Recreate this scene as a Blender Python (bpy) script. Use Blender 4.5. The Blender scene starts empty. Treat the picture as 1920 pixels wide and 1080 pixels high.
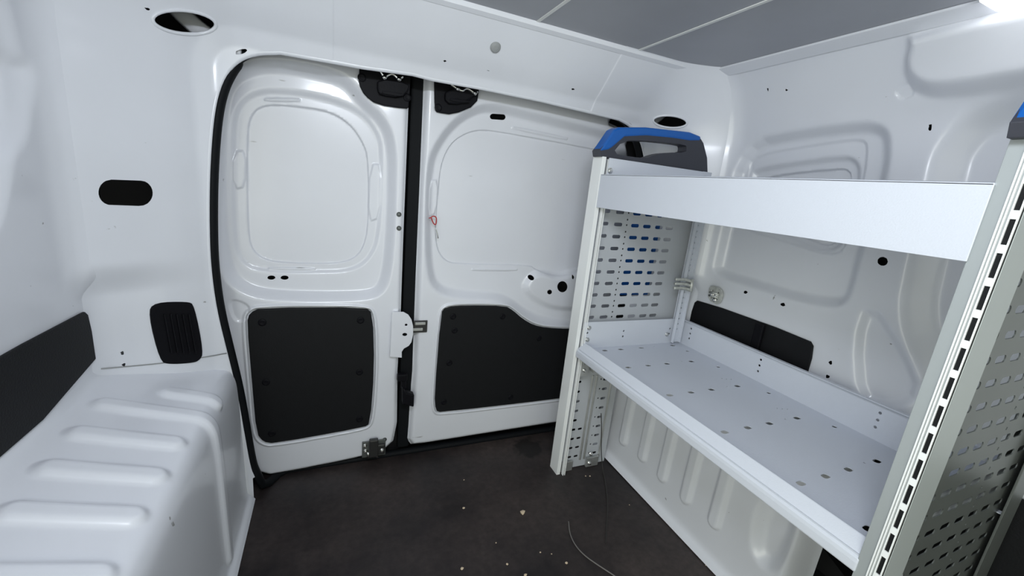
import bpy, bmesh, math, random
import numpy as np
from mathutils import Vector, Matrix
from mathutils.geometry import delaunay_2d_cdt
random.seed(4)
SC = bpy.context.scene
COL = SC.collection

# ------------------------------------------------------------------ camera
F = 778.0
CAM = np.array([0.0, 0.0, 0.90])
vd = np.array([-336.0, -224.0, F]); vd /= np.linalg.norm(vd)          # direction of the van's length
vv = np.array([-330.0, 3200.0, F]); vv -= vd * vd.dot(vv); vv /= np.linalg.norm(vv)   # straight down
vx = np.cross(vv, vd)
if vx[0] < 0: vx = -vx
R = np.array([vx, vd, -vv])                                            # camera axes to world
cam = bpy.data.cameras.new('camera'); camo = bpy.data.objects.new('camera', cam); COL.objects.link(camo)
cam.sensor_fit = 'HORIZONTAL'; cam.sensor_width = 36.0; cam.lens = 36.0 * F / 1920.0
cam.clip_start = 0.02
M = R @ np.diag([1.0, -1.0, -1.0])
camo.matrix_world = Matrix([[*M[0], CAM[0]], [*M[1], CAM[1]], [*M[2], CAM[2]], [0, 0, 0, 1]])
SC.camera = camo

# ------------------------------------------------------------------ light
w = bpy.data.worlds.new('daylight'); SC.world = w; w.use_nodes = True
bg = w.node_tree.nodes['Background']; bg.inputs[0].default_value = (0.955, 1.0, 0.87, 1); bg.inputs[1].default_value = 1.05
def area(name, loc, target, sx, sy, power, col):
    l = bpy.data.lights.new(name, 'AREA'); l.shape = 'RECTANGLE'; l.size = sx; l.size_y = sy; l.energy = power; l.color = col
    o = bpy.data.objects.new(name, l); COL.objects.link(o); o.location = loc
    o.rotation_euler = (Vector(target) - Vector(loc)).to_track_quat('-Z', 'Y').to_euler(); return o
area('side_fill_light', (-0.62, -0.42, 0.70), (0.95, 0.75, 0.45), 0.8, 1.1, 8.0, (0.97, 1.0, 0.90))  # unseen fill, added to brighten the right wall and wheel arch
area('cargo_strip_lamp', (0.08, 0.06, 1.255), (0.22, 0.62, 0.60), 0.40, 0.06, 6.1, (0.87, 0.92, 1.0))
SC.view_settings.view_transform = 'Standard'; SC.view_settings.look = 'None'
SC.view_settings.exposure = 0.0; SC.view_settings.gamma = 1.0; SC.view_settings.use_curve_mapping = False

# ------------------------------------------------------------------ materials
def mat(name, col, rough=0.5, metal=0.0, bump=0.0, bscale=40, var=0.0, coat=0.0, spec=0.5, vscale=3.0):
    m = bpy.data.materials.new(name); m.use_nodes = True; nt = m.node_tree; b = nt.nodes['Principled BSDF']
    b.inputs['Base Color'].default_value = (*col, 1); b.inputs['Roughness'].default_value = rough
    b.inputs['Metallic'].default_value = metal; b.inputs['Coat Weight'].default_value = coat
    b.inputs['Coat Roughness'].default_value = 0.12; b.inputs['Specular IOR Level'].default_value = spec
    tc = nt.nodes.new('ShaderNodeTexCoord')
    if var:
        n = nt.nodes.new('ShaderNodeTexNoise'); n.inputs['Scale'].default_value = vscale; n.inputs['Detail'].default_value = 6
        nt.links.new(tc.outputs['Object'], n.inputs['Vector'])
        r = nt.nodes.new('ShaderNodeMapRange'); r.inputs[1].default_value = 0.3; r.inputs[2].default_value = 0.7
        r.inputs[3].default_value = 1 - var; r.inputs[4].default_value = 1 + var; nt.links.new(n.outputs[0], r.inputs[0])
        mx = nt.nodes.new('ShaderNodeVectorMath'); mx.operation = 'SCALE'; mx.inputs[0].default_value = col
        nt.links.new(r.outputs[0], mx.inputs['Scale']); nt.links.new(mx.outputs[0], b.inputs['Base Color'])
    if bump:
        n = nt.nodes.new('ShaderNodeTexNoise'); n.inputs['Scale'].default_value = bscale; n.inputs['Detail'].default_value = 4
        nt.links.new(tc.outputs['Object'], n.inputs['Vector'])
        bp = nt.nodes.new('ShaderNodeBump'); bp.inputs['Strength'].default_value = bump; bp.inputs['Distance'].default_value = 0.002
        nt.links.new(n.outputs[0], bp.inputs['Height']); nt.links.new(bp.outputs[0], b.inputs['Normal'])
    return m
def scuffed_paint(name, col, rough):
    m = mat(name, col, rough, coat=0.35, var=0.025, vscale=4, bump=0.10, bscale=14)
    nt = m.node_tree; b = nt.nodes['Principled BSDF']; src = b.inputs['Base Color'].links[0].from_socket
    tc = nt.nodes.new('ShaderNodeTexCoord'); mp = nt.nodes.new('ShaderNodeMapping'); mp.inputs['Rotation'].default_value = (0.4, 0.7, 0.3)
    mp.inputs['Scale'].default_value = (6, 42, 42); nt.links.new(tc.outputs['Object'], mp.inputs[0])
    n = nt.nodes.new('ShaderNodeTexNoise'); n.inputs['Scale'].default_value = 1.0; n.inputs['Detail'].default_value = 3
    nt.links.new(mp.outputs[0], n.inputs['Vector'])
    r = nt.nodes.new('ShaderNodeMapRange'); r.inputs[1].default_value = 0.745; r.inputs[2].default_value = 0.775
    nt.links.new(n.outputs[0], r.inputs[0])
    mx = nt.nodes.new('ShaderNodeMix'); mx.data_type = 'RGBA'
    nt.links.new(r.outputs[0], mx.inputs[0]); nt.links.new(src, mx.inputs[6]); mx.inputs[7].default_value = (0.32, 0.32, 0.32, 1)
    nt.links.new(mx.outputs[2], b.inputs['Base Color'])
    return m
PAINT = scuffed_paint('white_van_paint', (0.748, 0.766, 0.815), 0.32)
PAINT_R = scuffed_paint('white_door_paint', (0.735, 0.75, 0.80), 0.30)
SHELF = mat('white_powder_coat', (0.62, 0.65, 0.715), 0.42, bump=0.15, bscale=400)
ALU = mat('aluminium_profile', (0.72, 0.73, 0.74), 0.38, metal=0.55, bump=0.05, bscale=60)
STEEL = mat('galvanised_steel', (0.52, 0.53, 0.52), 0.36, metal=0.7, var=0.12, vscale=30)
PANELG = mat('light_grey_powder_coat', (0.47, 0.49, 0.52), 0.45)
POSTN = mat('aluminium_shaded', (0.40, 0.43, 0.435), 0.42, metal=0.25, bump=0.05, bscale=60)  # near post: the aluminium darkened, its shade put into the colour
POSTF = mat('aluminium_lit', (0.86, 0.875, 0.87), 0.35, bump=0.05, bscale=60)  # far post and bright edges: same aluminium, light put into the colour
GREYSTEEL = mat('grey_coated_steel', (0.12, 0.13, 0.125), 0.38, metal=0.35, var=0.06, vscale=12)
CHROME = mat('bright_zinc', (0.80, 0.80, 0.78), 0.22, metal=1.0)
DARKMETAL = mat('dark_latch_metal', (0.055, 0.055, 0.055), 0.38, metal=0.6)
LINING = mat('black_lining', (0.006, 0.0065, 0.0078), 0.62, bump=0.25, bscale=300, spec=0.25)
PLASTIC = mat('black_plastic', (0.006, 0.006, 0.008), 0.5, bump=0.15, bscale=200, spec=0.1)
RUBBER = mat('black_rubber', (0.006, 0.007, 0.0085), 0.6, spec=0.12)
CHARCOAL = mat('charcoal_plastic', (0.040, 0.042, 0.055), 0.5, bump=0.1, bscale=300)
BLUE = mat('blue_plastic', (0.005, 0.105, 0.42), 0.42)
CEIL = mat('grey_roof_panel', (0.36, 0.372, 0.41), 0.42, var=0.03, vscale=8)
JOINT = mat('white_joint_strip', (0.78, 0.79, 0.77), 0.4)
PLUGM = mat('grey_rubber_plug', (0.30, 0.31, 0.31), 0.5)
CAVITY = mat('dark_cavity_steel', (0.05, 0.05, 0.055), 0.7)
RED = mat('red_plastic', (0.42, 0.03, 0.03), 0.4)
WOODCHIP = mat('wood_chip', (0.62, 0.50, 0.36), 0.8)
WIREM = mat('dark_wire', (0.035, 0.033, 0.03), 0.5)
WIREG = mat('grey_wire', (0.17, 0.16, 0.15), 0.4)
BRACKETM = mat('cast_bracket_metal', (0.60, 0.61, 0.57), 0.33, metal=0.45, var=0.2, vscale=90)
FL_STAIN = (0.648, 1.160)                                               # dark spill on the boards by the far shelf post
def floor_mat():
    m = mat('worn_brown_plywood', (0.030, 0.021, 0.020), 0.5); nt = m.node_tree; b = nt.nodes['Principled BSDF']
    tc = nt.nodes.new('ShaderNodeTexCoord')
    def noise(scale, det, rough=0.6):
        n = nt.nodes.new('ShaderNodeTexNoise'); n.inputs['Scale'].default_value = scale; n.inputs['Detail'].default_value = det
        n.inputs['Roughness'].default_value = rough; nt.links.new(tc.outputs['Object'], n.inputs['Vector']); return n
    n1 = noise(2.6, 9, 0.62); cr = nt.nodes.new('ShaderNodeValToRGB'); nt.links.new(n1.outputs[0], cr.inputs[0])
    e = cr.color_ramp.elements; e[0].position = 0.38; e[0].color = (0.011, 0.008, 0.009, 1); e[1].position = 0.72; e[1].color = (0.058, 0.044, 0.040, 1)
    n2 = noise(60, 3); r2 = nt.nodes.new('ShaderNodeMapRange'); r2.inputs[1].default_value = 0.3; r2.inputs[2].default_value = 0.7
    r2.inputs[3].default_value = 0.75; r2.inputs[4].default_value = 1.25; nt.links.new(n2.outputs[0], r2.inputs[0])
    mx = nt.nodes.new('ShaderNodeVectorMath'); mx.operation = 'SCALE'
    nt.links.new(cr.outputs[0], mx.inputs[0]); nt.links.new(r2.outputs[0], mx.inputs['Scale'])
    sx, sy = FL_STAIN; dv = nt.nodes.new('ShaderNodeVectorMath'); dv.operation = 'DISTANCE'; dv.inputs[1].default_value = (sx, sy, 0)
    n4 = noise(22, 5); off = nt.nodes.new('ShaderNodeVectorMath'); off.operation = 'MULTIPLY_ADD'; off.inputs[1].default_value = (0.10, 0.10, 0); off.inputs[2].default_value = (-0.05, -0.05, 0)
    nt.links.new(n4.outputs[1], off.inputs[0]); ad = nt.nodes.new('ShaderNodeVectorMath'); nt.links.new(tc.outputs['Object'], ad.inputs[0]); nt.links.new(off.outputs[0], ad.inputs[1])
    nt.links.new(ad.outputs[0], dv.inputs[0]); sr = nt.nodes.new('ShaderNodeMapRange'); sr.inputs[1].default_value = 0.045; sr.inputs[2].default_value = 0.062; sr.inputs[3].default_value = 0.22; sr.inputs[4].default_value = 1.0
    nt.links.new(dv.outputs['Value'], sr.inputs[0]); mz = nt.nodes.new('ShaderNodeVectorMath'); mz.operation = 'SCALE'
    nt.links.new(mx.outputs[0], mz.inputs[0]); nt.links.new(sr.outputs[0], mz.inputs['Scale'])
    nt.links.new(mz.outputs[0], b.inputs['Base Color'])
    rr = nt.nodes.new('ShaderNodeMapRange'); rr.inputs[3].default_value = 0.38; rr.inputs[4].default_value = 0.7
    nt.links.new(n1.outputs[0], rr.inputs[0]); nt.links.new(rr.outputs[0], b.inputs['Roughness'])
    bp = nt.nodes.new('ShaderNodeBump'); bp.inputs['Strength'].default_value = 0.15; bp.inputs['Distance'].default_value = 0.002
    n3 = noise(180, 2); nt.links.new(n3.outputs[0], bp.inputs['Height']); nt.links.new(bp.outputs[0], b.inputs['Normal'])
    return m
FLOORM = floor_mat()

# ------------------------------------------------------------------ object helpers
def link(name, me, m, parent=None):
    o = bpy.data.objects.new(name, me); COL.objects.link(o)
    if m is not None: me.materials.append(m)
    if parent is not None: o.parent = parent
    return o
def empty(name, loc=(0, 0, 0)):
    o = bpy.data.objects.new(name, None); COL.objects.link(o); o.location = loc; o.empty_display_size = 0.05; return o
def tag(o, label, cat, group=None):
    o['label'] = label; o['category'] = cat
    if group: o['group'] = group
    return o
def structure(o): o['kind'] = 'structure'; return o
def rehang(o, parent):
    """parent o keeping its world place (parents here are only translated)"""
    o.parent = parent; o.location = Vector(o.location) - parent.location; return o

def ray(px, py): return R @ np.array([px - 960.0, py - 540.0, F])
def hx(px, py, X): d = ray(px, py); return CAM + d * (X - CAM[0]) / d[0]
def hy(px, py, Y): d = ray(px, py); return CAM + d * (Y - CAM[1]) / d[1]
def hz(px, py, Z): d = ray(px, py); return CAM + d * (Z - CAM[2]) / d[2]
def hs(px, py, f, t1=3.0):
    """first zero of f(point) along the sight line through a photograph pixel"""
    d = ray(px, py); d = d / np.linalg.norm(d); t = np.linspace(0.15, t1, 2400); p = CAM[None] + t[:, None] * d[None]
    v = f(p); k = np.where(np.sign(v[:-1]) != np.sign(v[1:]))[0]
    if len(k) == 0: raise ValueError('no hit %s' % ((px, py),))
    k = k[0]; a = v[k] / (v[k] - v[k + 1]); return p[k] * (1 - a) + p[k + 1] * a

def chaikin(P, n=2, closed=True):
    P = np.array(P, float)
    for _ in range(n):
        Q = np.roll(P, -1, 0) if closed else P[1:]
        A = P if closed else P[:-1]
        N = np.empty((2 * len(A), P.shape[1])); N[0::2] = A * .75 + Q * .25; N[1::2] = A * .25 + Q * .75
        if not closed: N = np.vstack([P[:1], N, P[-1:]])
        P = N
    return P
def poly_sdf(P, margin=0.09):
    P = np.array(P, float); lo = P.min(0) - margin; hi = P.max(0) + margin; Q = np.roll(P, -1, 0)
    def f(V):
        out = np.full(len(V), margin); k = np.where(((V > lo) & (V < hi)).all(1))[0]; p = V[k]
        if len(k) == 0: return out
        best = np.full(len(k), 1e9); ins = np.zeros(len(k), bool)
        for a, b in zip(P, Q):
            e = b - a; L = e.dot(e)
            if L < 1e-14: continue
            w_ = p - a; t = np.clip(w_ @ e / L, 0, 1); dd = w_ - t[:, None] * e; best = np.minimum(best, (dd * dd).sum(1))
            c = (a[1] > p[:, 1]) != (b[1] > p[:, 1])
            if abs(e[1]) > 1e-12: ins ^= c & (p[:, 0] < a[0] + (p[:, 1] - a[1]) * e[0] / e[1])
        s = np.sqrt(best); s[ins] *= -1; out[k] = np.minimum(s, margin); return out
    return f
def capsule(cx, cy, a, b, ang=0.0, n=20):
    """superellipse-ish rounded slot outline"""
    t = np.linspace(0, 2 * math.pi, n, endpoint=False); r = min(a, b); c, s = np.cos(t), np.sin(t)
    x = c * r + np.sign(c) * (a - r); y = s * r + np.sign(s) * (b - r)
    ca, sa = math.cos(ang), math.sin(ang); return np.stack([cx + x * ca - y * sa, cy + x * sa + y * ca], 1)
def sm(x): x = np.clip(x, 0, 1); return x * x * (3 - 2 * x)

def mesh_np(name, V, T, smooth=True):
    me = bpy.data.meshes.new(name); nV, nT = len(V), len(T)
    me.vertices.add(nV); me.vertices.foreach_set('co', np.asarray(V, np.float32).ravel())
    me.loops.add(nT * 3); me.loops.foreach_set('vertex_index', np.asarray(T, np.int32).ravel())
    me.polygons.add(nT); me.polygons.foreach_set('loop_start', np.arange(0, nT * 3, 3, dtype=np.int32))
    me.polygons.foreach_set('use_smooth', np.full(nT, smooth))
    me.update(calc_edges=True); me.validate(); return me
def stepcuts(stamps):
    out = []
    for f, d, w_ in stamps:
        if w_ < 0.0125:
            for k in (-0.5, 0.0, 0.5): out.append((lambda V, f=f, o=k * w_: f(V) - o, 'split'))
    return out
def sheet(name, u0, u1, v0, v1, step, fn, cuts, m, parent=None):
    """pressed steel sheet: grid in (u, v), outlines cut exactly, then lifted to space by fn"""
    nu = int(round((u1 - u0) / step)) + 1; nv = int(round((v1 - v0) / step)) + 1
    U, W = np.meshgrid(np.linspace(u0, u1, nu), np.linspace(v0, v1, nv), indexing='ij'); V = np.stack([U.ravel(), W.ravel()], 1)
    i = np.arange(nu * nv).reshape(nu, nv); a, b, c, d = i[:-1, :-1].ravel(), i[1:, :-1].ravel(), i[1:, 1:].ravel(), i[:-1, 1:].ravel()
    T = np.vstack([np.stack([a, b, c], 1), np.stack([a, c, d], 1)])
    for f, mode in cuts:
        g = f(V); g[np.abs(g) < 1e-6] = 1e-6; s = g > 0; st = s[T]; cnt = st.sum(1); mix = (cnt == 1) | (cnt == 2)
        keep, Tm = T[~mix], T[mix]; ksign = s[keep[:, 0]] if len(keep) else np.zeros(0, bool)
        if len(Tm):
            sm_ = s[Tm]; lone = np.where(cnt[mix] == 1, sm_.argmax(1), sm_.argmin(1)); r = np.arange(len(Tm))
            A, B, C = Tm[r, lone], Tm[r, (lone + 1) % 3], Tm[r, (lone + 2) % 3]
            E = np.vstack([np.stack([A, B], 1), np.stack([A, C], 1)]); Es = np.sort(E, 1)
            uq, inv = np.unique(Es, axis=0, return_inverse=True); inv = inv.ravel(); ga, gb = g[uq[:, 0]], g[uq[:, 1]]; t = (ga / (ga - gb))[:, None]
            NV = V[uq[:, 0]] * (1 - t) + V[uq[:, 1]] * t; base = len(V); V = np.vstack([V, NV]); AB, AC = base + inv[:len(Tm)], base + inv[len(Tm):]
            T1 = np.stack([A, AB, AC], 1); T2 = np.stack([AB, B, C], 1); T3 = np.stack([AB, C, AC], 1); sA = s[A]
            T = np.vstack([keep, T1, T2, T3]); sg = np.concatenate([ksign, sA, ~sA, ~sA])
        else: T, sg = keep, ksign
        if mode == 'out': T = T[sg]
        elif mode == 'in': T = T[~sg]
    used = np.unique(T); rm = np.full(len(V), -1); rm[used] = np.arange(len(used)); T = rm[T]; V = V[used]
    return link(name, mesh_np(name, fn(V), T), m, parent)

def plate(name, outline, holes, fr, thick, m, parent=None, bevel=0.0):
    """flat plate: outline and holes in (u, v), fr maps (u, v, depth) to space"""
    loops = [np.array(outline, float)] + [np.array(h, float) for h in holes]; pts = []; ed = []
    for L in loops:
        b = len(pts); n = len(L); pts += [Vector((p[0], p[1])) for p in L]; ed += [(b + k, b + (k + 1) % n) for k in range(n)]
    v2, e2, f2, *_ = delaunay_2d_cdt(pts, ed, [], 1, 1e-7)
    if holes:                                                          # keep the triangles outside the holes
        Q = np.array([[p[0], p[1]] for p in v2]); cen = np.array([Q[list(f)].mean(0) for f in f2]); par = np.zeros(len(cen), bool)
        for L in loops:
            for a, b in zip(L, np.roll(L, -1, 0)):
                if abs(b[1] - a[1]) < 1e-12: continue
                c = (a[1] > cen[:, 1]) != (b[1] > cen[:, 1]); par ^= c & (cen[:, 0] < a[0] + (cen[:, 1] - a[1]) * (b[0] - a[0]) / (b[1] - a[1]))
        f2 = [f for f, k in zip(f2, par) if k]
    n = len(v2); V = [fr(p[0], p[1], 0.0) for p in v2] + [fr(p[0], p[1], thick) for p in v2]
    Fc = [list(f) for f in f2] + [[k + n for k in reversed(f)] for f in f2]
    cnt = {}
    for f in f2:
        for k in range(len(f)):
            a, b = f[k], f[(k + 1) % len(f)]; cnt[(a, b)] = 1
    for (a, b) in list(cnt):
        if (b, a) not in cnt: Fc.append([b, a, a + n, b + n])
    me = bpy.data.meshes.new(name); me.from_pydata([tuple(p) for p in V], [], Fc); me.validate(); me.update()
    o = link(name, me, m, parent)
    bm = bmesh.new(); bm.from_mesh(me); bmesh.ops.recalc_face_normals(bm, faces=bm.faces); bm.to_mesh(me); bm.free()
    if bevel:
        md = o.modifiers.new('edge', 'BEVEL'); md.width = bevel; md.segments = 2; md.limit_method = 'ANGLE'; md.angle_limit = math.radians(50)
    return o
def frY(Y, s=1): return lambda u, v, d: (u, Y + s * d, v)
def frX(X, s=1): return lambda u, v, d: (X + s * d, u, v)
def frZ(Z, s=1): return lambda u, v, d: (u, v, Z + s * d)
def box(name, lo, hi, m, parent=None, bevel=0.0):
    (x0, y0, z0), (x1, y1, z1) = lo, hi
    V = [(x0, y0, z0), (x1, y0, z0), (x1, y1, z0), (x0, y1, z0), (x0, y0, z1), (x1, y0, z1), (x1, y1, z1), (x0, y1, z1)]
    Fc = [(3, 2, 1, 0), (4, 5, 6, 7), (0, 1, 5, 4), (1, 2, 6, 5), (2, 3, 7, 6), (3, 0, 4, 7)]
    me = bpy.data.meshes.new(name); me.from_pydata(V, [], Fc); me.update(); o = link(name, me, m, parent)
    if bevel:
        md = o.modifiers.new('edge', 'BEVEL'); md.width = bevel; md.segments = 2
    return o
def extrude(name, prof, fr, length, m, parent=None, bevel=0.0):
    return plate(name, prof, [], fr, length, m, parent, bevel)
def tube(name, pts, r, m, parent=None, n=8, flat=1.0, closed=False, up=(0, 1, 0)):
    P = [Vector(p) for p in pts]; V = []; Fc = []; N = len(P); up = Vector(up)
    for k, p in enumerate(P):
        a = P[(k - 1) % N] if closed or k > 0 else P[k]; b = P[(k + 1) % N] if closed or k < N - 1 else P[k]
        t = (b - a).normalized(); s = t.cross(up)
        if s.length < 1e-3: s = t.cross(Vector((1, 0.2, 0.1)))
        s.normalize(); q = s.cross(t).normalized()
        for j in range(n):
            an = 2 * math.pi * j / n; V.append(p + s * (r * math.cos(an)) + q * (r * flat * math.sin(an)))
    for k in range(N if closed else N - 1):
        for j in range(n):
            a, b = k * n + j, k * n + (j + 1) % n; c, d = ((k + 1) % N) * n + (j + 1) % n, ((k + 1) % N) * n + j; Fc.append((a, b, c, d))
    if not closed: Fc += [tuple(range(n))[::-1], tuple((N - 1) * n + j for j in range(n))]
    me = bpy.data.meshes.new(name); me.from_pydata([tuple(v) for v in V], [], Fc); me.update()
    me.polygons.foreach_set('use_smooth', [True] * len(me.polygons)); return link(name, me, m, parent)
def lathe(name, prof, loc, axis, m, parent=None, n=16):
    """prof: (radius, height) pairs turned about axis through loc"""
    A = Vector(axis).normalized(); s = A.orthogonal().normalized(); q = A.cross(s); V = []; Fc = []
    for r, h in prof:
        for j in range(n):
            an = 2 * math.pi * j / n; V.append(Vector(loc) + A * h + s * (r * math.cos(an)) + q * (r * math.sin(an)))
    for k in range(len(prof) - 1):
        for j in range(n): Fc.append((k * n + j, k * n + (j + 1) % n, (k + 1) * n + (j + 1) % n, (k + 1) * n + j))
    Fc += [tuple(range(n))[::-1], tuple((len(prof) - 1) * n + j for j in range(n))]
    me = bpy.data.meshes.new(name); me.from_pydata([tuple(v) for v in V], [], Fc); me.update(); o = link(name, me, m, parent)
    md = o.modifiers.new('edge', 'BEVEL'); md.width = 0.0006; md.segments = 1; md.limit_method = 'ANGLE'; return o
BOLT = [(0.007, 0), (0.007, 0.0015), (0.0052, 0.0016), (0.0048, 0.005), (0.003, 0.0062)]
CLIP = [(0.0105, 0), (0.0100, 0.0015), (0.0065, 0.0030), (0.0040, 0.0024), (0.002, 0.0022)]

# ------------------------------------------------------------------ body shape
XL, XR, ZT, RC = -0.43, 1.12, 1.33, 0.25
XC = 0.5 * (XL + XR)
def wall_in(z):
    z = np.asarray(z, float); q = np.clip(z - (ZT - RC), 0, RC - 1e-4); return RC - np.sqrt(RC * RC - q * q)
def frame_d(x, z):
    hwx = (XR - XL) / 2; qx = np.abs(x - XC) - (hwx - RC); qz = z - (ZT - RC)
    return -(np.sqrt(np.maximum(qx, 0) ** 2 + np.maximum(qz, 0) ** 2) + np.minimum(np.maximum(qx, qz), 0) - RC)
GD = np.array([-0.02, 0.0, 0.006, 0.02, 0.05, 0.10, 0.13, 0.165, 0.20, 0.25, 0.40])
GY = np.array([0.94, 0.988, 1.002, 1.020, 1.042, 1.070, 1.092, 1.122, 1.137, 1.140, 1.140])
_dd = np.linspace(-0.02, 0.4, 600); _g = np.interp(_dd, GD, GY); _k = np.hanning(25); _k /= _k.sum()
_gp = np.convolve(np.pad(_g, 12, mode='edge'), _k, mode='valid')
_g2 = np.interp(_dd, [-0.02, 0.0, 0.004, 0.008, 0.012, 0.016, 0.0205, 0.025, 0.045, 0.07, 0.10, 0.13, 0.165, 0.20, 0.25, 0.40], [0.955, 0.957, 0.962, 0.967, 0.972, 0.9765, 0.980, 0.984, 1.003, 1.027, 1.055, 1.083, 1.119, 1.137, 1.140, 1.140])
_k2 = np.hanning(15); _k2 /= _k2.sum(); _gp2 = np.convolve(np.pad(_g2, 7, mode='edge'), _k2, mode='valid')
def frame_g(x, z):
    dd = frame_d(x, z); t = sm((z - 0.615) / 0.07); g = np.interp(dd, _dd, _gp) * (1 - t) + np.interp(dd, _dd, _gp2) * t
    g = g + 0.0018 * sm((x - 0.0) / 0.003) - 0.0018 * sm((x - 0.70) / 0.003)          # lapped header panel
    return g
def curl(Y, z):
    """side wall rolling inwards towards the rear corner post"""
    r = 0.07; q = np.clip(Y - 0.93, 0, 0.0495); o = r - np.sqrt(r * r - q * q) + 0.8 * np.clip(Y - 0.9795, 0, 1)
    return o * sm((z - 0.615) / 0.07)
def f_frame(p): return p[:, 1] - frame_g(p[:, 0], p[:, 2])
def fx(px, py): p = hs(px, py, f_frame); return np.array([p[0], p[2]])
def fx_poly(P, n=0, closed=True):
    P = chaikin(P, n, closed) if n else np.array(P, float); return np.array([fx(*q) for q in P])
def ell(cx, cy, a, b, ang=0.0, n=28):
    t = np.linspace(0, 2 * math.pi, n, endpoint=False); c, s = math.cos(ang), math.sin(ang)
    return np.stack([cx + a * np.cos(t) * c - b * np.sin(t) * s, cy + a * np.cos(t) * s + b * np.sin(t) * c], 1)

# outer skin that closes the cavities behind every pressed sheet
sk = empty('body_skin'); structure(sk)
box('skin_side', (XL - 0.10, 0.12, -0.06), (XL - 0.09, 1.36, 1.44), CAVITY, sk)
box('skin_side', (XR + 0.12, -0.9, -0.06), (XR + 0.13, 1.36, 1.44), CAVITY, sk)
box('skin_rear', (XL - 0.10, 1.34, -0.06), (XR + 0.13, 1.36, 1.44), CAVITY, sk)
box('skin_roof', (XL - 0.10, -0.9, 1.40), (XR + 0.13, 1.36, 1.42), CAVITY, sk)
box('skin_floor', (XL - 0.10, -0.9, -0.06), (XR + 0.13, 1.36, -0.045), CAVITY, sk)

fl = box('floor', (-0.235, -0.62, -0.012), (0.955, 1.26, 0.0), FLOORM); structure(fl)

# door opening outline, from the pixels of its edge on the frame surface
LEFT_EDGE = [(474, 897), (466, 880), (455, 820), (441, 740), (421, 660), (401, 580), (390, 500), (387, 400), (389, 300), (397, 205), (411, 152), (436, 114), (475, 97), (525, 96)]
TOP_EDGE = [(620, 113), (680, 124), (774, 137), (812, 147), (906, 164), (1012, 186)]
oL = fx_poly(LEFT_EDGE); oT = fx_poly(TOP_EDGE)
oL = chaikin(oL, 2, False)
right = np.stack([2 * XC - oL[:, 0], oL[:, 1]], 1)[::-1]
right[:, 0] += 0.01
OPEN = np.vstack([[[oL[0, 0], -0.1]], oL, oT, right[1:], [[right[-1, 0], -0.1]]])
open_sdf = poly_sdf(OPEN, 0.5)
def build_frame():
    cuts = [(lambda V: frame_d(V[:, 0], V[:, 1]) + 0.004, 'out'), (open_sdf, 'out')] + [(lambda V, k=k: V[:, 0] - k, 'split') for k in (0.0, 0.0015, 0.003, 0.70, 0.7015, 0.703)]
    H = [ell(345, 41, 59, 21, 0.10), ell(1257, 228, 31, 10.5, 0.08), ell(452, 97, 13, 4.5, -0.25, 14), ell(275, 17, 7, 3, 0.2, 10), ell(1178, 234, 7, 4.5, 0.3, 12),
         capsule(235.5, 361.5, 51, 24, 0.03, 36), ell(83, 526, 7, 3, 0.35, 10), capsule(228, 662, 5, 4, 0, 12), capsule(231, 684, 5, 4, 0, 12)]
    for x, y in [(721, 92), (834, 115), (915, 134), (1074, 168)]: H.append(ell(x, y, 4, 2.6, 0.2, 10))
    H.append(chaikin([(281, 588), (290, 568), (350, 567), (362, 572), (380, 660), (372, 675), (355, 679), (318, 681), (303, 676)], 2))
    for q in H: cuts.append((poly_sdf(fx_poly(q), 0.05), 'out'))
    f = sheet('wall_rear', XL - 0.022, XR + 0.022, -0.03, ZT + 0.022, 0.0055, lambda V: np.stack([V[:, 0], frame_g(V[:, 0], V[:, 1]), V[:, 1]], 1), cuts, PAINT)
    structure(f)
    # rolled lip of the opening, turning back towards the doors
    pts = [(p[0], float(frame_g(p[0], p[1])) + 0.006, p[1]) for p in OPEN[1:-1]]
    tube('opening_lip', pts, 0.006, PAINT, f, 8)
    # rims and inner sheets of the two large roof-corner openings
    for (cx, cy, a, b, an) in [(345, 41, 59, 21, 0.10), (1257, 228, 31, 10.5, 0.08)]:
        q = fx_poly(ell(cx, cy, a + 1, b + 1, an)); tube('hole_rim', [(p[0], float(frame_g(p[0], p[1])) + 0.001, p[1]) for p in q], 0.0035, PAINT, f, 8, closed=True)
        c = fx(cx, cy); s = 1 if c[0] < XC else -1
        V = [Vector((c[0] + s * (0.085 - 0.19 * t), float(frame_g(*c)) + 0.055 + 0.02 * math.sin(3 * t), c[1] - 0.018 + 0.16 * t * t)) for t in np.linspace(0, 1, 10)]
        tube('inner_reinforcement', V, 0.018, PAINT, f, 8, flat=0.35)
    return f
frame = build_frame()

# ------------------------------------------------------------------ side walls
def stamp(poly, depth, width, chk=2):
    return (poly_sdf(chaikin(poly, chk), max(0.09, width * 1.3)), depth, width)
def apply(stamps, V):
    h = np.zeros(len(V))
    for f, depth, width in stamps: h += depth * sm(-f(V) / width + 0.5)
    return h
def f_right(p): return p[:, 0] - (XR - wall_in(p[:, 2]))
def rw(px, py): p = hs(px, py, f_right); return (p[1], p[2])
def RW(P): return np.array([rw(*q) for q in P])
YEND = 0.996
r_big = RW([(1334, 274), (1500, 250), (1596, 238), (1640, 238), (1660, 256), (1655, 330), (1607, 470), (1592, 535), (1580, 566), (1546, 568), (1485, 556), (1400, 530), (1310, 503), (1290, 470), (1312, 400)])
r_mid = RW([(1345, 291), (1575, 260), (1606, 259), (1616, 272), (1606, 345), (1575, 468), (1545, 478), (1500, 465), (1345, 420), (1325, 400), (1332, 320)])
r_in = RW([(1347, 316), (1562, 292), (1590, 297), (1598, 325), (1575, 440), (1553, 465), (1530, 468), (1505, 460), (1345, 405), (1335, 380), (1340, 330)])
r_win = RW([(1372, 328), (1556, 312), (1572, 316), (1578, 328), (1558, 440), (1545, 456), (1530, 460), (1512, 454), (1360, 400), (1355, 350)])
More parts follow.
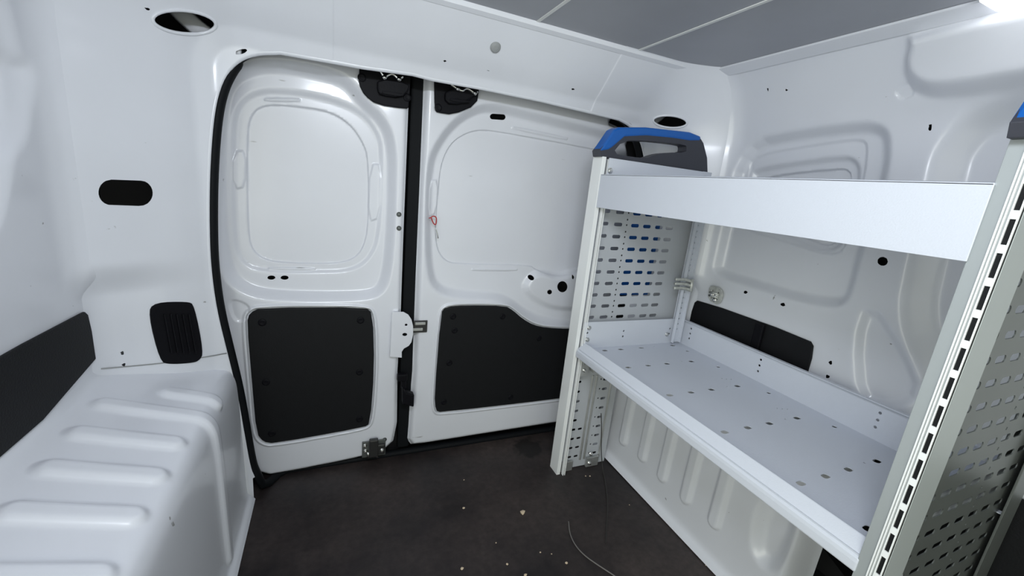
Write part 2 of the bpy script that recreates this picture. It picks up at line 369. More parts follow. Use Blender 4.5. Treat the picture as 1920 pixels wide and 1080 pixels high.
def clampy(P, y): P = np.array(P); P[:, 0] = np.minimum(P[:, 0], y); return P
r_big, r_mid, r_in, r_win = clampy(r_big, 0.940), clampy(r_mid, 0.920), clampy(r_in, 0.905), clampy(r_win, 0.885)
WSTEP = [(-0.024, 0.03), (-0.004, 0.008), (-0.012, 0.014), (-0.010, 0.005)]
# bulge of the roof pillar, sliding door recess and the two lower gussets
r_bulge = RW([(1716, 88), (1708, 115), (1710, 142), (1728, 164), (1762, 174), (1833, 168), (1881, 160), (1919, 155), (1919, 60), (1790, 70)])
r_bulge = np.vstack([r_bulge[:-2], [[-0.3, r_bulge[-3][1]], [-0.3, 1.27], [r_bulge[0][0], 1.26]]])
r_slide = RW([(1920, 196), (1881, 199), (1833, 219), (1800, 248), (1772, 286), (1762, 327), (1724, 495), (1703, 590), (1740, 690), (1752, 720)])
r_slide = np.vstack([[[-0.3, r_slide[0][1] + 0.02]], r_slide, [[r_slide[-1][0] - 0.01, 0.02], [-0.3, 0.02]]])
r_tri = RW([(1628, 568), (1690, 662), (1724, 742), (1660, 765), (1612, 745), (1604, 640)])
right_stamps = [stamp(r_big, *WSTEP[0]), stamp(r_mid, *WSTEP[1]), stamp(r_in, *WSTEP[2]), stamp(r_win, *WSTEP[3]),
                stamp(r_bulge, 0.035, 0.028), stamp(r_slide, -0.05, 0.055), stamp(r_tri, -0.015, 0.026, 1)]
dia = RW([(1690, 160), (1706, 152), (1716, 178), (1690, 188), (1676, 174)])
right_stamps.append(stamp(dia, -0.003, 0.006, 1))
def right_fn(V):
    h = apply(right_stamps, V); return np.stack([XR - wall_in(V[:, 1]) - curl(V[:, 0], V[:, 1]) - h, V[:, 0], V[:, 1]], 1)
cuts = []
for q in [ell(1655, 490, 10, 8.5), capsule(1743.5, 238.5, 3.5, 8, 0.12, 14), ell(1557, 680, 4, 4), ell(1552, 706, 4, 4), ell(1468, 571, 5, 3.4), ell(1398, 548, 4, 3), ell(1315, 515, 4, 3), ell(1440, 168, 3, 3), ell(1475, 168, 3, 3)]:
    cuts.append((poly_sdf(RW(q), 0.05), 'out'))
cuts += stepcuts(right_stamps)
cuts.append((poly_sdf([(0.36, -0.1), (1.2, -0.1), (1.2, 0.436), (0.36, 0.436)], 0.05), 'out'))
WR = structure(sheet('wall_right', -0.62, YEND, 0.0, 1.285, 0.0055, right_fn, cuts, PAINT))

def f_left(p): return p[:, 0] - (XL + wall_in(p[:, 2]))
def lw(px, py): p = hs(px, py, f_left); return (p[1], p[2])
def LW(P): return np.array([lw(*q) for q in P])
lb = LW([(97, 112), (94, 200), (82, 300), (66, 400), (45, 435), (10, 455)])
lb[:, 0] -= max(0, lb[:, 0].max() - 0.925)
l_big = np.vstack([lb, [[0.50, lb[-1][1]], [0.40, 0.70], [0.40, 1.20], [0.80, 1.19], [0.88, 1.15]]])
def offs(x0, z0, x1, z1, r=0.03): return [(x0, z0), (x1, z0), (x1, z1), (x0, z1)]
li = LW([(36, 130), (34, 240), (18, 266)])
l_in = np.vstack([LW([(0, 120), (22, 132), (34, 150), (33, 215), (22, 246), (0, 262)]), [[0.45, li[-1][1]], [0.45, li[0][1]]]])
l_win = np.vstack([LW([(0, 132), (14, 140), (21, 148), (20, 205), (12, 232), (0, 243)]), [[0.47, li[-1][1] + 0.01], [0.47, li[0][1] - 0.01]]])
l_mid = np.vstack([LW([(5, 92), (60, 120), (68, 150), (60, 240), (45, 275), (0, 300)]), [[0.43, 0.75], [0.43, 1.05]]])
l_mid[:, 0] -= 0.015
left_stamps = [stamp(l_big, -0.012, 0.030), stamp(l_mid, -0.016, 0.03), stamp(l_in, -0.010, 0.018), stamp(l_win, -0.010, 0.006)]
def left_fn(V):
    h = apply(left_stamps, V); return np.stack([XL + wall_in(V[:, 1]) + curl(V[:, 0], V[:, 1]) + h, V[:, 0], V[:, 1]], 1)
WL = structure(sheet('wall_left', 0.13, YEND, 0.436, 1.285, 0.0055, left_fn, stepcuts(left_stamps), PAINT))

# ------------------------------------------------------------------ wheel arches (thing: pressed ribbed steel box over each wheel)
def arch(side, Y0, Y1, label, name='wheel_arch'):
    # cross section: out from the wall, over a rounded shoulder, down to the floor; w = distance from the wall
    prof = [(0.0, 0.470), (0.004, 0.458), (0.016, 0.448), (0.10, 0.420), (0.180, 0.396), (0.199, 0.387), (0.210, 0.367), (0.214, 0.34), (0.217, 0.25), (0.221, 0.05), (0.223, 0.022), (0.235, 0.012), (0.241, 0.003)]
    P = np.array(prof); P[:, 0] *= 0.97
    P = chaikin(P, 2, False); L = np.concatenate([[0], np.cumsum(np.hypot(*np.diff(P, axis=0).T))]); S = L[-1]
    T_ = np.gradient(P, L, axis=0); N_ = np.stack([-T_[:, 1], T_[:, 0]], 1); N_ /= np.linalg.norm(N_, axis=1)[:, None]
    sh = np.interp(0.199 * .97, P[:, 0], L)
    st = []
    if side < 0:
        for yc, s0, s1 in [(0.985, 0.12, sh + 0.02)] + [(float(hz(px_, py_, 0.413)[1]), 0.042 + 0.004 * k, sh + (0.36 if k == 0 else -0.012)) for k, (px_, py_) in enumerate([(300, 772), (250, 826), (215, 888), (160, 966), (100, 1078)])]:
            st.append((poly_sdf(capsule((s0 + s1) / 2, yc, (s1 - s0) / 2, 0.017, -0.0, 32), 0.05), 0.0085, 0.014))
    else:
        for px_, py_ in [(1166, 842), (1201, 873), (1238, 911), (1281, 952), (1334, 999)]:
            q = hx(px_, py_, 0.906); yc = float(q[1]); s0, s1 = (sh + 0.03, S - float(q[2]) - 0.022)
            st.append((poly_sdf(capsule((s0 + s1) / 2, yc, (s1 - s0) / 2, 0.0165, 0, 32), 0.05), 0.0105, 0.008))
        st.append((poly_sdf(chaikin([(S - 0.12, 0.49), (S - 0.24, 0.505), (S - 0.33, 0.47), (S - 0.32, 0.435), (S - 0.13, 0.435)], 3), 0.06), -0.022, 0.035))
    def fn(V):
        s, y = V[:, 0], V[:, 1]; x = np.interp(s, L, P[:, 0]); z = np.interp(s, L, P[:, 1]); nx = np.interp(s, L, N_[:, 0]); nz = np.interp(s, L, N_[:, 1])
        h = np.zeros(len(V))
        for f, d, w_ in st: h += d * sm(-f(V) / w_ + 0.5)
        x = x + nx * h * -1 * -1; z = z + nz * h
        e = sm((Y0 + 0.035 - y) / 0.035); x = x - e * 0.05 * np.clip(x / 0.2, 0, 1)      # front end turns back to the wall
        return np.stack([XL + x if side < 0 else XR - x, y, z], 1)
    o = sheet(name, 0, S, Y0, Y1, 0.0045, fn, [], PAINT)
    return tag(o, label, 'wheel arch')
AL = arch(-1, 0.13, 1.132, 'white steel wheel arch with crosswise ribs along the left wall')
AR = arch(1, 0.39, 1.120, 'cream white wheel arch with upright ribs beneath the shelving')

sb = [tuple(hs(x, y, f_frame) + np.array([0, -0.001, 0])) for x, y in [(190, 691), (225, 688), (260, 685), (300, 681), (340, 676), (385, 669), (425, 662)]]
tube('sealant_bead', sb, 0.0013, PLUGM, AL, 6)
# ------------------------------------------------------------------ ceiling
ce = empty('ceiling', (XC, 0.3, 1.285)); structure(ce)
jx = [-0.32, -0.155, 0.145, 0.445, 0.745, 1.012]
for a, b in zip(jx[:-1], jx[1:]):
    rehang(box('ceiling_panel', (a + 0.0025, -0.62, 1.284), (b - 0.0025, 1.03, 1.292), CEIL), ce)
for a in jx[1:-1]:
    rehang(box('joint_strip', (a - 0.004, -0.62, 1.2825), (a + 0.004, 1.03, 1.286), JOINT), ce)
prof = [(1.000, 1.2835), (1.000, 1.279), (1.030, 1.266), (1.034, 1.270), (1.034, 1.284)]
trim = extrude('trim_1', prof, lambda u, v, d: (u, 0.30 + d, v), 0.70, PAINT); structure(trim)
prof2 = [(1.006, 1.2835), (1.008, 1.274), (1.018, 1.268), (1.040, 1.270), (1.044, 1.2835)]
trim2 = extrude('trim_2', prof2, lambda u, v, d: (XL + 0.16 + d, u, v), 1.22, PAINT); structure(trim2)

# ------------------------------------------------------------------ rear doors
YD = 1.212
def D(px, py): p = hy(px, py, YD); return (p[0], p[2])
def DP(P, n=0): return chaikin([D(*q) for q in P], n) if n else np.array([D(*q) for q in P])
lid1 = DP([(463, 604), (468, 587), (488, 578), (685, 577), (699, 588), (702, 690), (694, 794), (682, 801), (514, 831), (494, 828), (481, 812), (473, 724)], 1)
lid2 = DP([(827, 588), (836, 576), (874, 573), (948, 574), (962, 582), (980, 598), (1001, 610), (1025, 615), (1066, 617), (1130, 616), (1200, 605), (1205, 725), (1130, 735), (1042, 748), (826, 773), (817, 770), (815, 741)], 1)
d1A = DP([(407, 300), (410, 186), (433, 141), (482, 121), (543, 123), (624, 139), (657, 157), (681, 192), (720, 226), (737, 275), (736, 365), (733, 446), (727, 510), (716, 545), (690, 557), (600, 559), (500, 556), (455, 543), (425, 515), (410, 440)])
d1M = DP([(431, 260), (437, 200), (474, 166), (551, 168), (624, 183), (681, 208), (714, 253), (718, 300), (713, 446), (694, 490), (660, 512), (600, 515), (480, 513), (448, 495), (434, 455)])
d1B = DP([(457, 251), (465, 210), (490, 192), (543, 194), (616, 204), (657, 229), (681, 263), (693, 296), (693, 426), (683, 471), (661, 493), (624, 500), (543, 499), (498, 495), (471, 479), (459, 446)])
def offset_poly(P, d):
    P = np.array(P); n = len(P); out = []
    area_ = 0.5 * np.sum(P[:, 0] * np.roll(P[:, 1], -1) - np.roll(P[:, 0], -1) * P[:, 1]); sg = 1 if area_ > 0 else -1
    for k in range(n):
        t = P[(k + 1) % n] - P[k - 1]; t = t / np.linalg.norm(t); out.append(P[k] + sg * d * np.array([t[1], -t[0]]))
    return np.array(out)
d1_st = [stamp(d1A, -0.030, 0.030), stamp(d1M, -0.008, 0.014), stamp(d1B, -0.006, 0.0035),
         stamp(offset_poly(lid1, 0.012), 0.0045, 0.006), stamp(offset_poly(lid1, 0.0045), -0.012, 0.004)]
tab1 = DP([(428, 565), (445, 562), (470, 575), (465, 600), (440, 605)]); d1_st.append(stamp(tab1, -0.004, 0.008))
for q in [[(432, 282), (456, 282), (455, 352), (432, 356)], [(696, 308), (718, 308), (714, 412), (692, 418)], [(492, 180), (560, 181), (560, 186), (492, 185)], [(500, 507), (590, 508), (590, 512), (500, 511)]]:
    d1_st.append(stamp(DP(q), 0.0045, 0.006, 1))
plt1 = DP([(733, 582), (752, 580), (752, 668), (729, 666)]); d1_st.append(stamp(plt1, 0.003, 0.004, 1))
d1_out = np.array([D(769, 100), D(769, 150), D(757, 450), D(752, 600), D(746, 700), D(745, 795), D(738, 830), D(715, 851), D(640, 868), D(560, 884), D(505, 894), D(482, 888), D(470, 862), D(455, 812), D(436, 742), D(416, 662), D(396, 582), D(384, 502), D(381, 400), D(383, 300), D(390, 205), D(404, 152), D(428, 110), D(460, 70)])
d1_sdf = poly_sdf(d1_out, 0.3)
def edge_roll(f, V, w=0.014, d=0.012): return -d * (1 - sm((-f(V)) / w)) ** 2
def d1_fn(V):
    h = apply(d1_st, V) + edge_roll(d1_sdf, V); return np.stack([V[:, 0], YD - h, V[:, 1]], 1)
def dcuts(H): return [(poly_sdf(DP(q), 0.05), 'out') for q in H]
door1 = structure(sheet('door_1', -0.34, 0.215, -0.01, 1.21, 0.0042, d1_fn, [(d1_sdf, 'in')] + stepcuts(d1_st) + dcuts([ell(506, 525.5, 8, 4), ell(531.5, 525.5, 8, 4)]), PAINT_R))
d2A = DP([(803, 398), (807, 313), (820, 275), (851, 232), (889, 206), (927, 199), (996, 216), (1064, 233), (1123, 248), (1230, 275), (1260, 330), (1250, 420), (1235, 540), (1200, 590), (1130, 606), (1075, 611), (1025, 606), (990, 592), (962, 570), (935, 558), (868, 556), (824, 547), (806, 515)])
d2B = DP([(826, 356), (832, 304), (851, 266), (881, 247), (910, 241), (953, 247), (1115, 277), (1215, 300), (1235, 340), (1225, 440), (1200, 490), (1130, 500), (1070, 519), (1045, 521), (1008, 508), (1003, 501), (868, 499), (842, 495), (825, 475), (820, 441)])
d2C = DP([(985, 545), (1000, 520), (1020, 512), (1050, 523), (1090, 510), (1130, 515), (1140, 545), (1120, 575), (1070, 585), (1020, 575)])
d2_st = [stamp(d2A, -0.030, 0.030), stamp(d2B, -0.006, 0.0035), stamp(d2C, 0.020, 0.026),
         stamp(offset_poly(lid2, 0.012), 0.0045, 0.006), stamp(offset_poly(lid2, 0.0045), -0.012, 0.004)]
for q in [[(968, 235), (1073, 257), (1072, 262), (967, 240)], [(890, 507), (976, 507), (976, 511), (890, 511)], [(809, 338), (826, 338), (822, 402), (806, 408)]]:
    d2_st.append(stamp(DP(q), 0.0045, 0.006, 1))
d2_out = np.array([D(795, 100), D(795, 150), D(783, 450), D(775, 700), D(764, 828), D(772, 839), D(800, 836), D(1035, 798), D(1190, 774)] + [(float(p[0]) + 0.03, float(p[1])) for p in right[::-1] if p[1] > 0.12] + [D(1170, 185)])
d2_sdf = poly_sdf(d2_out, 0.3)
def d2_fn(V):
    h = apply(d2_st, V) + edge_roll(d2_sdf, V, 0.022, 0.020); return np.stack([V[:, 0], YD - h, V[:, 1]], 1)
door2 = structure(sheet('door_2', 0.19, 1.02, -0.01, 1.21, 0.0042, d2_fn, [(d2_sdf, 'in')] + stepcuts(d2_st) + dcuts([capsule(940, 217, 15, 5.5, 0.06, 20), ell(1000, 523, 4.5, 4.5), ell(1033, 549, 4.5, 4.5), ell(1057, 539, 9.5, 10.5), ell(1077, 521, 2, 4)]), PAINT_R))

# black lining boards with their push clips
def lining(door, outline, clips):
    b = plate('lining_board', outline, [], frY(YD + 0.006, -1), 0.0085, LINING, door, bevel=0.003)
    for x, y in clips:
        p = D(x, y); lathe('push_clip', CLIP, (p[0], YD - 0.0025, p[1]), (0, -1, 0), PLASTIC, b)
    return b
lining(door1, lid1, [(492, 604), (676, 600), (674, 697), (499, 716), (510, 812), (674, 785)])
lining(door2, lid2, [(849, 593), (942, 593), (852, 619), (842, 680), (832, 753), (957, 744), (1010, 634)])

# corner latch covers at the door tops
def latch_cover(door, outline, raised, hook, plugs):
    b = plate('latch_cover', DP(outline, 1), [], frY(YD - 0.001, -1), 0.010, PLASTIC, door, bevel=0.003)
    plate('latch_boss', DP(raised, 1), [], frY(YD - 0.010, -1), 0.016, PLASTIC, b, bevel=0.004)
    r2 = DP(raised); c = r2.mean(0); lo, hi = c + (r2 - c) * [0.70, 0.20] + [0, -0.012], 0
    plate('latch_rib', chaikin(lo, 1), [], frY(YD - 0.025, -1), 0.004, PLASTIC, b, bevel=0.0015)
    pts = []
    for x, y in hook: p = hy(x, y, YD - 0.030); pts.append(tuple(p))
    tube('latch_hook', chaikin(np.array(pts), 2, False), 0.0042, CHROME, b, 8)
    for x, y in (hook[1], hook[-2]):
        p = hy(x, y, YD - 0.028); lathe('hook_rivet', [(0.006, 0), (0.006, 0.006), (0.003, 0.009)], tuple(p), (0, -1, 0.2), CHROME, b)
    for x, y in plugs:
        p = D(x, y); lathe('cover_plug', CLIP, (p[0], YD - 0.0105, p[1]), (0, -1, 0), PLASTIC, b)
latch_cover(door1, [(675, 112), (673, 136), (672, 158), (683, 180), (706, 197), (761, 205), (766, 202), (770, 125)], [(706, 150), (764, 158), (764, 172), (750, 186), (712, 181), (706, 172)], [(713, 131), (721, 146), (729, 139), (739, 139), (748, 149), (755, 143)], [(678, 147), (762, 184)])
latch_cover(door2, [(812, 130), (813, 148), (814, 208), (820, 212), (848, 216), (892, 198), (897, 165), (897, 148)], [(832, 168), (886, 170), (884, 184), (862, 198), (830, 196)], [(846, 158), (858, 167), (868, 171), (872, 165), (880, 167), (890, 175), (895, 171)], [(820, 203)])

# other door fittings
for x, y in [(748, 402), (748, 428)]:
    p = D(x, y); lathe('edge_bolt', BOLT, (p[0], YD, p[1]), (0, -1, 0), GREYSTEEL, door1)
kp = plate('keeper_plate', DP([(734, 582), (755, 582), (764, 587), (770, 596), (773, 608), (773, 624), (770, 638), (765, 645), (756, 650), (752, 656), (752, 667), (730, 665)]), [DP(ell(760, 606, 2.5, 2.2, 0, 10)), DP(ell(757.5, 624, 4.5, 3, 0, 12))], frY(YD - 0.012, -1), 0.004, PAINT_R, door1, bevel=0.001)
def bx(name, x0, y0, x1, y1, ya, yb, m, parent, bev=0.001):
    a, b = hy(x0, y0, ya), hy(x1, y1, ya); return box(name, (a[0], min(ya, yb), b[2]), (b[0], max(ya, yb), a[2]), m, parent, bev)
st = bx('latch_socket', 775, 601, 800, 622, YD - 0.001, YD - 0.006, DARKMETAL, door2)
for (a, b, c, d) in [(772, 615, 792, 619), (778, 604, 797, 608)]: bx('socket_bar', a, b, c, d, YD - 0.006, YD - 0.012, STEEL, st, 0.0008)
lat = bx('floor_latch', 679, 828, 722, 850, YD - 0.002, YD - 0.008, GREYSTEEL, door1)
bx('latch_body', 692, 822, 708, 851, YD - 0.008, YD - 0.024, DARKMETAL, lat, 0.003)
bx('latch_jaw', 703, 832, 721, 848, YD - 0.008, YD - 0.018, DARKMETAL, lat, 0.004)
for x, y in [(684, 833), (685, 843), (715, 838)]:
    p = D(x, y); lathe('latch_rivet', BOLT, (p[0], YD - 0.008 if x < 700 else YD - 0.018, p[1]), (0, -1, 0), CHROME, lat)
for x in (690, 706):
    a, b = hy(x, 848, YD - 0.020), hy(x + 1, 858, YD - 0.020); tube('latch_prong', [tuple(a), tuple(b)], 0.0035, CHROME, lat, 8)
p = D(721, 824); lathe('small_screw', BOLT, (p[0], YD, p[1]), (0, -1, 0), DARKMETAL, door1)

# centre seal between the doors, with the pull lever in the gap
gx0, gx1 = D(772, 300)[0] - 0.006, D(790, 300)[0] + 0.006
cs = plate('door_seal', [(gx0, 0.024), (gx1, 0.024), (gx1, 1.18), (gx0, 1.18)], [], frY(YD + 0.040, -1), 0.022, RUBBER, None, bevel=0.006)
tag(cs, 'upright black rubber seal in the gap between the two rear doors', 'seal')
lev = empty('release_lever', tuple(hy(760, 720, YD))); tag(lev, 'black release lever in the gap low between the rear doors', 'lever')
def inch(o): return rehang(o, lev)
inch(bx('lever_arm', 744, 699, 762, 710, YD - 0.004, YD - 0.022, PLASTIC, None, 0.003))
inch(plate('lever_grip', DP([(752, 718), (758, 728), (774, 732), (773, 755), (752, 750)]), [], frY(YD - 0.004, -1), 0.026, PLASTIC, None, bevel=0.004))
inch(bx('lever_stem', 752, 704, 760, 726, YD - 0.002, YD - 0.016, PLASTIC, None, 0.003))

# rubber seal round the opening
sl = []
for k, p in enumerate(OPEN[1:-1]):
    x, z = p; y = float(frame_g(x, z)); q = max(0.0, (z - 1.07) / 0.05); lift = 0.022 * min(1, q)
    cx, cz = XC - x, 0.55 - z; inw = 0.0075 if z < 1.10 else 0.0
    sx = 1 if x < XC else -1
    sl.append((x + sx * inw, y + 0.016 + lift * 0.6, max(z, 0.010) + lift * 0.5))
b0, b1 = sl[0], sl[-1]
low = [(b0[0] + 0.012, 1.170, 0.006), (b0[0] + 0.05, YD + 0.024, 0.004)] + [(x, YD + 0.026, 0.004) for x in np.linspace(b0[0] + 0.1, b1[0] - 0.1, 12)] + [(b1[0] - 0.05, YD + 0.024, 0.004), (b1[0] - 0.012, 1.170, 0.006)]
ring = sl + low[::-1]
tag(tube('door_seal', chaikin(np.array(ring), 1), 0.0105, RUBBER, None, 10, closed=True, flat=1.3), 'black rubber weather seal running round the rear door opening', 'seal')

# ------------------------------------------------------------------ linings on the side walls, vent, plug
def side_lining(x, s, ys, z0, z1, label, ribs):
    o = empty('lining_panel', (x, ys[0], z0))
    tag(o, label, 'lining')
    r = 0.018; a, b = min(ys), max(ys)
    out = capsule((a + b) / 2, (z0 + z1) / 2, (b - a) / 2 - 0, (z1 - z0) / 2, 0, 4)
    out = chaikin([(a, z0), (b, z0), (b, z1 - r), (b - r, z1), (a + r, z1), (a, z1 - r)], 1)
    rehang(plate('panel_sheet', out, [], frX(x, s), 0.006, LINING, None, bevel=0.002), o)
    for y in ribs:
        rehang(box('panel_rib', (min(x + s * 0.006, x + s * 0.016), y - 0.014, z0), (max(x + s * 0.006, x + s * 0.016), y + 0.014, z1 - 0.004), PLASTIC, None, 0.004), o)
    return o
side_lining(XL, 1, (0.30, 0.994), 0.466, 0.600, 'black lining panel on the left wall above the wheel arch', [])
side_lining(XR, -1, (0.598, 0.994), 0.474, 0.600, 'black lining panel on the right wall behind the lower shelf', [0.745])
sp = side_lining(XR + 0.045, -1, (-0.30, 0.56), 0.02, 0.44, 'black panel low on the right wall beyond the near shelf end', [])

vent = empty('vent_grille', tuple(hs(330, 625, f_frame))); tag(vent, 'black ribbed vent grille on the left rear corner above the wheel arch', 'vent')
vo = fx_poly([(281, 588), (290, 568), (350, 567), (362, 572), (380, 660), (372, 675), (355, 679), (318, 681), (303, 676)]); vo = chaikin(vo, 2)
va, vb, vc = [np.array(hs(*q, f_frame)) for q in ((300, 600), (355, 600), (340, 665))]
nrm = np.cross(vb - va, vc - va); nrm /= np.linalg.norm(nrm); nrm = -nrm if nrm[1] > 0 else nrm
def vfr(off):
    def f(u, v, d):
        y = va[1] - ((u - va[0]) * nrm[0] + (v - va[2]) * nrm[2]) / nrm[1]; p = np.array([u, y, v]) + nrm * (off + d); return tuple(p)
    return f
rehang(plate('vent_frame', offset_poly(vo, 0.002), [], vfr(-0.012), 0.014, PLASTIC, None, bevel=0.003), vent)
for k in range(5):
    xa, xb = 304 + 11.5 * k, 318 + 11.5 * k
    q = fx_poly([(xa, 588), (xa + 4.5, 588), (xb + 4.5, 662), (xb, 662)])
    rehang(plate('vent_slat', q, [], vfr(0.002), 0.006, PLASTIC, None, bevel=0.002), vent)

pc = hs(929, 88, f_frame); n_ = np.array([0, -0.86, -0.5])
tag(lathe('roof_plug', [(0.013, -0.003), (0.0135, 0.001), (0.011, 0.004), (0.005, 0.0055)], tuple(pc), tuple(n_), PLUGM, None, 24), 'round grey rubber plug in the white beam above the doors', 'plug')

# ------------------------------------------------------------------ red loop on a pin, stuck on the right-hand rear door
rt = empty('hook_tag', tuple(hy(814, 412, YD))); tag(rt, 'small red loop with a steel pin at the window edge of a rear door', 'hook')
YR = YD + 0.006
def rp(P): return [tuple(hy(x, y, YR)) for x, y in P]
rehang(tube('red_loop', chaikin(np.array(rp([(808, 407), (813, 405), (818, 407), (818.5, 414), (817, 422), (813.5, 420), (810.5, 414)])), 2), 0.0018, RED, None, 8, closed=True), rt)
rehang(tube('loop_stud', rp([(804, 409), (809, 408)]), 0.0016, RED, None, 8), rt)
rehang(tube('steel_pin', rp([(816, 423), (818, 432), (820.5, 440), (821.5, 447)]), 0.0016, STEEL, None, 8), rt)

# ------------------------------------------------------------------ shelving unit
SX0, SX1, YA, YB = 0.677, 1.085, 0.204, 1.043       # front, back, near end, far end
SU = empty('shelving_unit', (SX0, (YA + YB) / 2, 0)); tag(SU, 'white metal shelving unit with two trays and perforated ends along the right wall', 'shelving')
def su(o): return rehang(o, SU)
def slots_end(rows, us, a=0.0105, b=0.0034):
    H = []
    for z in rows:
        for u in us: H.append(capsule(u, z, a, b, 0, 12))
    return H
def end_panel(Ynear, full):
    """perforated end plate with front and rear uprights"""
    yp = Ynear + 0.030 if not full else Ynear + 0.010
    H = []
    if full:
        rows = [0.055 + 0.0345 * k for k in range(26)]
        for i, z in enumerate(rows):
            for j in range(7):
                u = SX0 + 0.085 + 0.044 * j
                if i % 6 == 3 and j == 0: H.append(ell(u, z, 0.009, 0.009, 0, 14)); continue
                H.append(capsule(u, z, 0.0150, 0.0058, 0, 12))
            for u in (SX0 + 0.25,): H.append(ell(u, z + 0.017, 0.003, 0.003, 0, 8))
    else:
        col = [float(hy(x, 511, yp)[0]) for x in (1122, 1145, 1176, 1198, 1220, 1239)]
        z0, z1 = float(hy(1164, 398, yp)[2]), float(hy(1125, 574, yp)[2]); rows = [z0 + (z1 - z0) / 8 * k for k in range(-1, 11)]
        for i, z in enumerate(rows):
            for j, u in enumerate(col): H.append(capsule(u, z, 0.0150 if j else 0.010, 0.0056, 0, 12))
            um = (col[1] + col[2]) / 2; H.append(ell(um, z, 0.003, 0.003, 0, 8)); H.append(ell(um, z + 0.016, 0.003, 0.003, 0, 8))
            H.append(ell(col[0] - 0.026, z, 0.0025, 0.0025, 0, 8))
        for k in range(9):
            z = 0.045 + 0.0345 * k
            H.append(capsule(0.722, z, 0.0105 if k < 7 else 0.006, 0.0046, 0, 12))
            if k < 4: H.append(capsule(0.750, z, 0.008, 0.0042, 0, 12))
            if k < 5: H.append(ell(0.704, z, 0.0024, 0.0024, 0, 8))
            H.append(capsule(0.822, z, 0.0100, 0.0046, 0, 12)); H.append(ell(0.803, z + 0.002, 0.003, 0.003, 0, 8))
    low = SX1 - 0.02 if full else 0.872
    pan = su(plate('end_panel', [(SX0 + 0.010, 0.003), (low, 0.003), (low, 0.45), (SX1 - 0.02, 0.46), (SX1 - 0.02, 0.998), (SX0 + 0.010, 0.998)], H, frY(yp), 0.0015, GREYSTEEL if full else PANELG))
    return pan
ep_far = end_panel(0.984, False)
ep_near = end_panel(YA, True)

# uprights: folded aluminium channels; the near one shows its slotted groove
def upright(x0, x1, y0, y1, mt, z1=1.005, z0=0.0):
    t = 0.003; s = 1 if x1 > x0 else -1
    prof = [(x0, y0), (x0, y1), (x1, y1), (x1, y1 - t), (x0 + s * t, y1 - t), (x0 + s * t, y0 + t), (x1, y0 + t), (x1, y0)]
    return su(extrude('upright', prof, frZ(z0), z1 - z0, mt, None, 0.0006))
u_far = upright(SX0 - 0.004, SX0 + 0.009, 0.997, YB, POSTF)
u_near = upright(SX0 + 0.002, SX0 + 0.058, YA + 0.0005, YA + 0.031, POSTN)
upright(SX1, SX1 - 0.040, 0.997, YB, SHELF, z0=0.462)
upright(SX1, SX1 - 0.055, YA, YA + 0.031, GREYSTEEL)
# slotted face strip of the near upright
NS = 26; hs_ = []
for k in range(NS):
    z = 0.03 + k * 0.0375; hs_.append([(YA + 0.0035, z), (YA + 0.0085, z), (YA + 0.0085, z + 0.028), (YA + 0.0035, z + 0.028)])
strip = plate('slotted_strip', [(YA + 0.002, 0.0), (YA + 0.010, 0.0), (YA + 0.010, 1.005), (YA + 0.002, 1.005)], hs_, frX(SX0 + 0.0015, -1), 0.0022, POSTF, None); strip.parent = u_near
strip.location = (0, 0, 0)
back = box('strip_backing', (SX0 + 0.0012, YA + 0.001, 0), (SX0 + 0.0018, YA + 0.010, 1.005), LINING, None); back.parent = u_near; back.location = (0, 0, 0)
for yy in (YA + 0.0125, YA + 0.0155):
    rb = box('groove_rib', (SX0 - 0.0012, yy - 0.0008, 0), (SX0 + 0.003, yy + 0.0008, 1.005), POSTF, None); rb.parent = u_near; rb.location = (0, 0, 0)
for xx in (SX0 + 0.0155, SX0 + 0.022):
    rb = box('groove_rib', (xx - 0.0012, 0.988, 0), (xx + 0.0012, 0.998, 1.0), POSTF, None); rb.parent = u_far; rb.location = (0, 0, 0)
# inner rail at the back of the far end, with holes
H = [ell(1.046, 0.50 + 0.018 * k, 0.003, 0.003, 0, 8) for k in range(26)]
su(plate('rear_rail', [(1.030, 0.455), (1.062, 0.455), (1.062, 0.985), (1.030, 0.985)], H, frY(0.9755), 0.002, SHELF, None))
for x in (1.031, 1.061): su(box('rail_edge', (x - 0.001, 0.966, 0.455), (x + 0.001, 0.976, 0.985), SHELF))

# trays
YT0, YT1 = YA + 0.029, 0.992
def tray_bottom(z, holes): return su(plate('tray_bottom', [(SX0 + 0.004, YT0), (SX1 - 0.002, YT0), (SX1 - 0.002, YT1), (SX0 + 0.004, YT1)], holes, frZ(z, -1), 0.0015, SHELF))
ZS = 0.447
H = []
def tz(px, py): p = hz(px, py, ZS); return p[0], p[1]
rows_y = [0.965, 0.845, 0.685, 0.525, 0.365, 0.262]
for i, y in enumerate(rows_y):
    for x in ([0.755, 0.825, 0.895, 0.99] if i else [0.76, 0.82, 0.90, 1.03]):
        H.append(capsule(x, y, 0.0095, 0.0058, 0, 12))
    H.append(capsule(0.728, y - 0.004, 0.0045, 0.003, 0.4, 8)); H.append(capsule(0.955, y + 0.004, 0.003, 0.002, 0, 8)); H.append(capsule(1.045, y - 0.05, 0.006, 0.0045, 0, 12))
    if i in (2, 3):
        for dx in (0, 0.012, 0.024): H.append(capsule(0.985 + dx, y + 0.045 - dx * 0.4, 0.0035, 0.0012, 0.3, 8))
tray_bottom(ZS, H)
front = [(SX0 + 0.030, ZS - 0.001), (SX0 + 0.030, ZS + 0.016), (SX0 + 0.024, ZS + 0.019), (SX0 + 0.001, ZS - 0.006), (SX0, ZS - 0.012), (SX0, ZS - 0.026), (SX0 + 0.004, ZS - 0.028), (SX0 + 0.006, ZS - 0.010), (SX0 + 0.022, ZS + 0.008), (SX0 + 0.022, ZS - 0.001)]
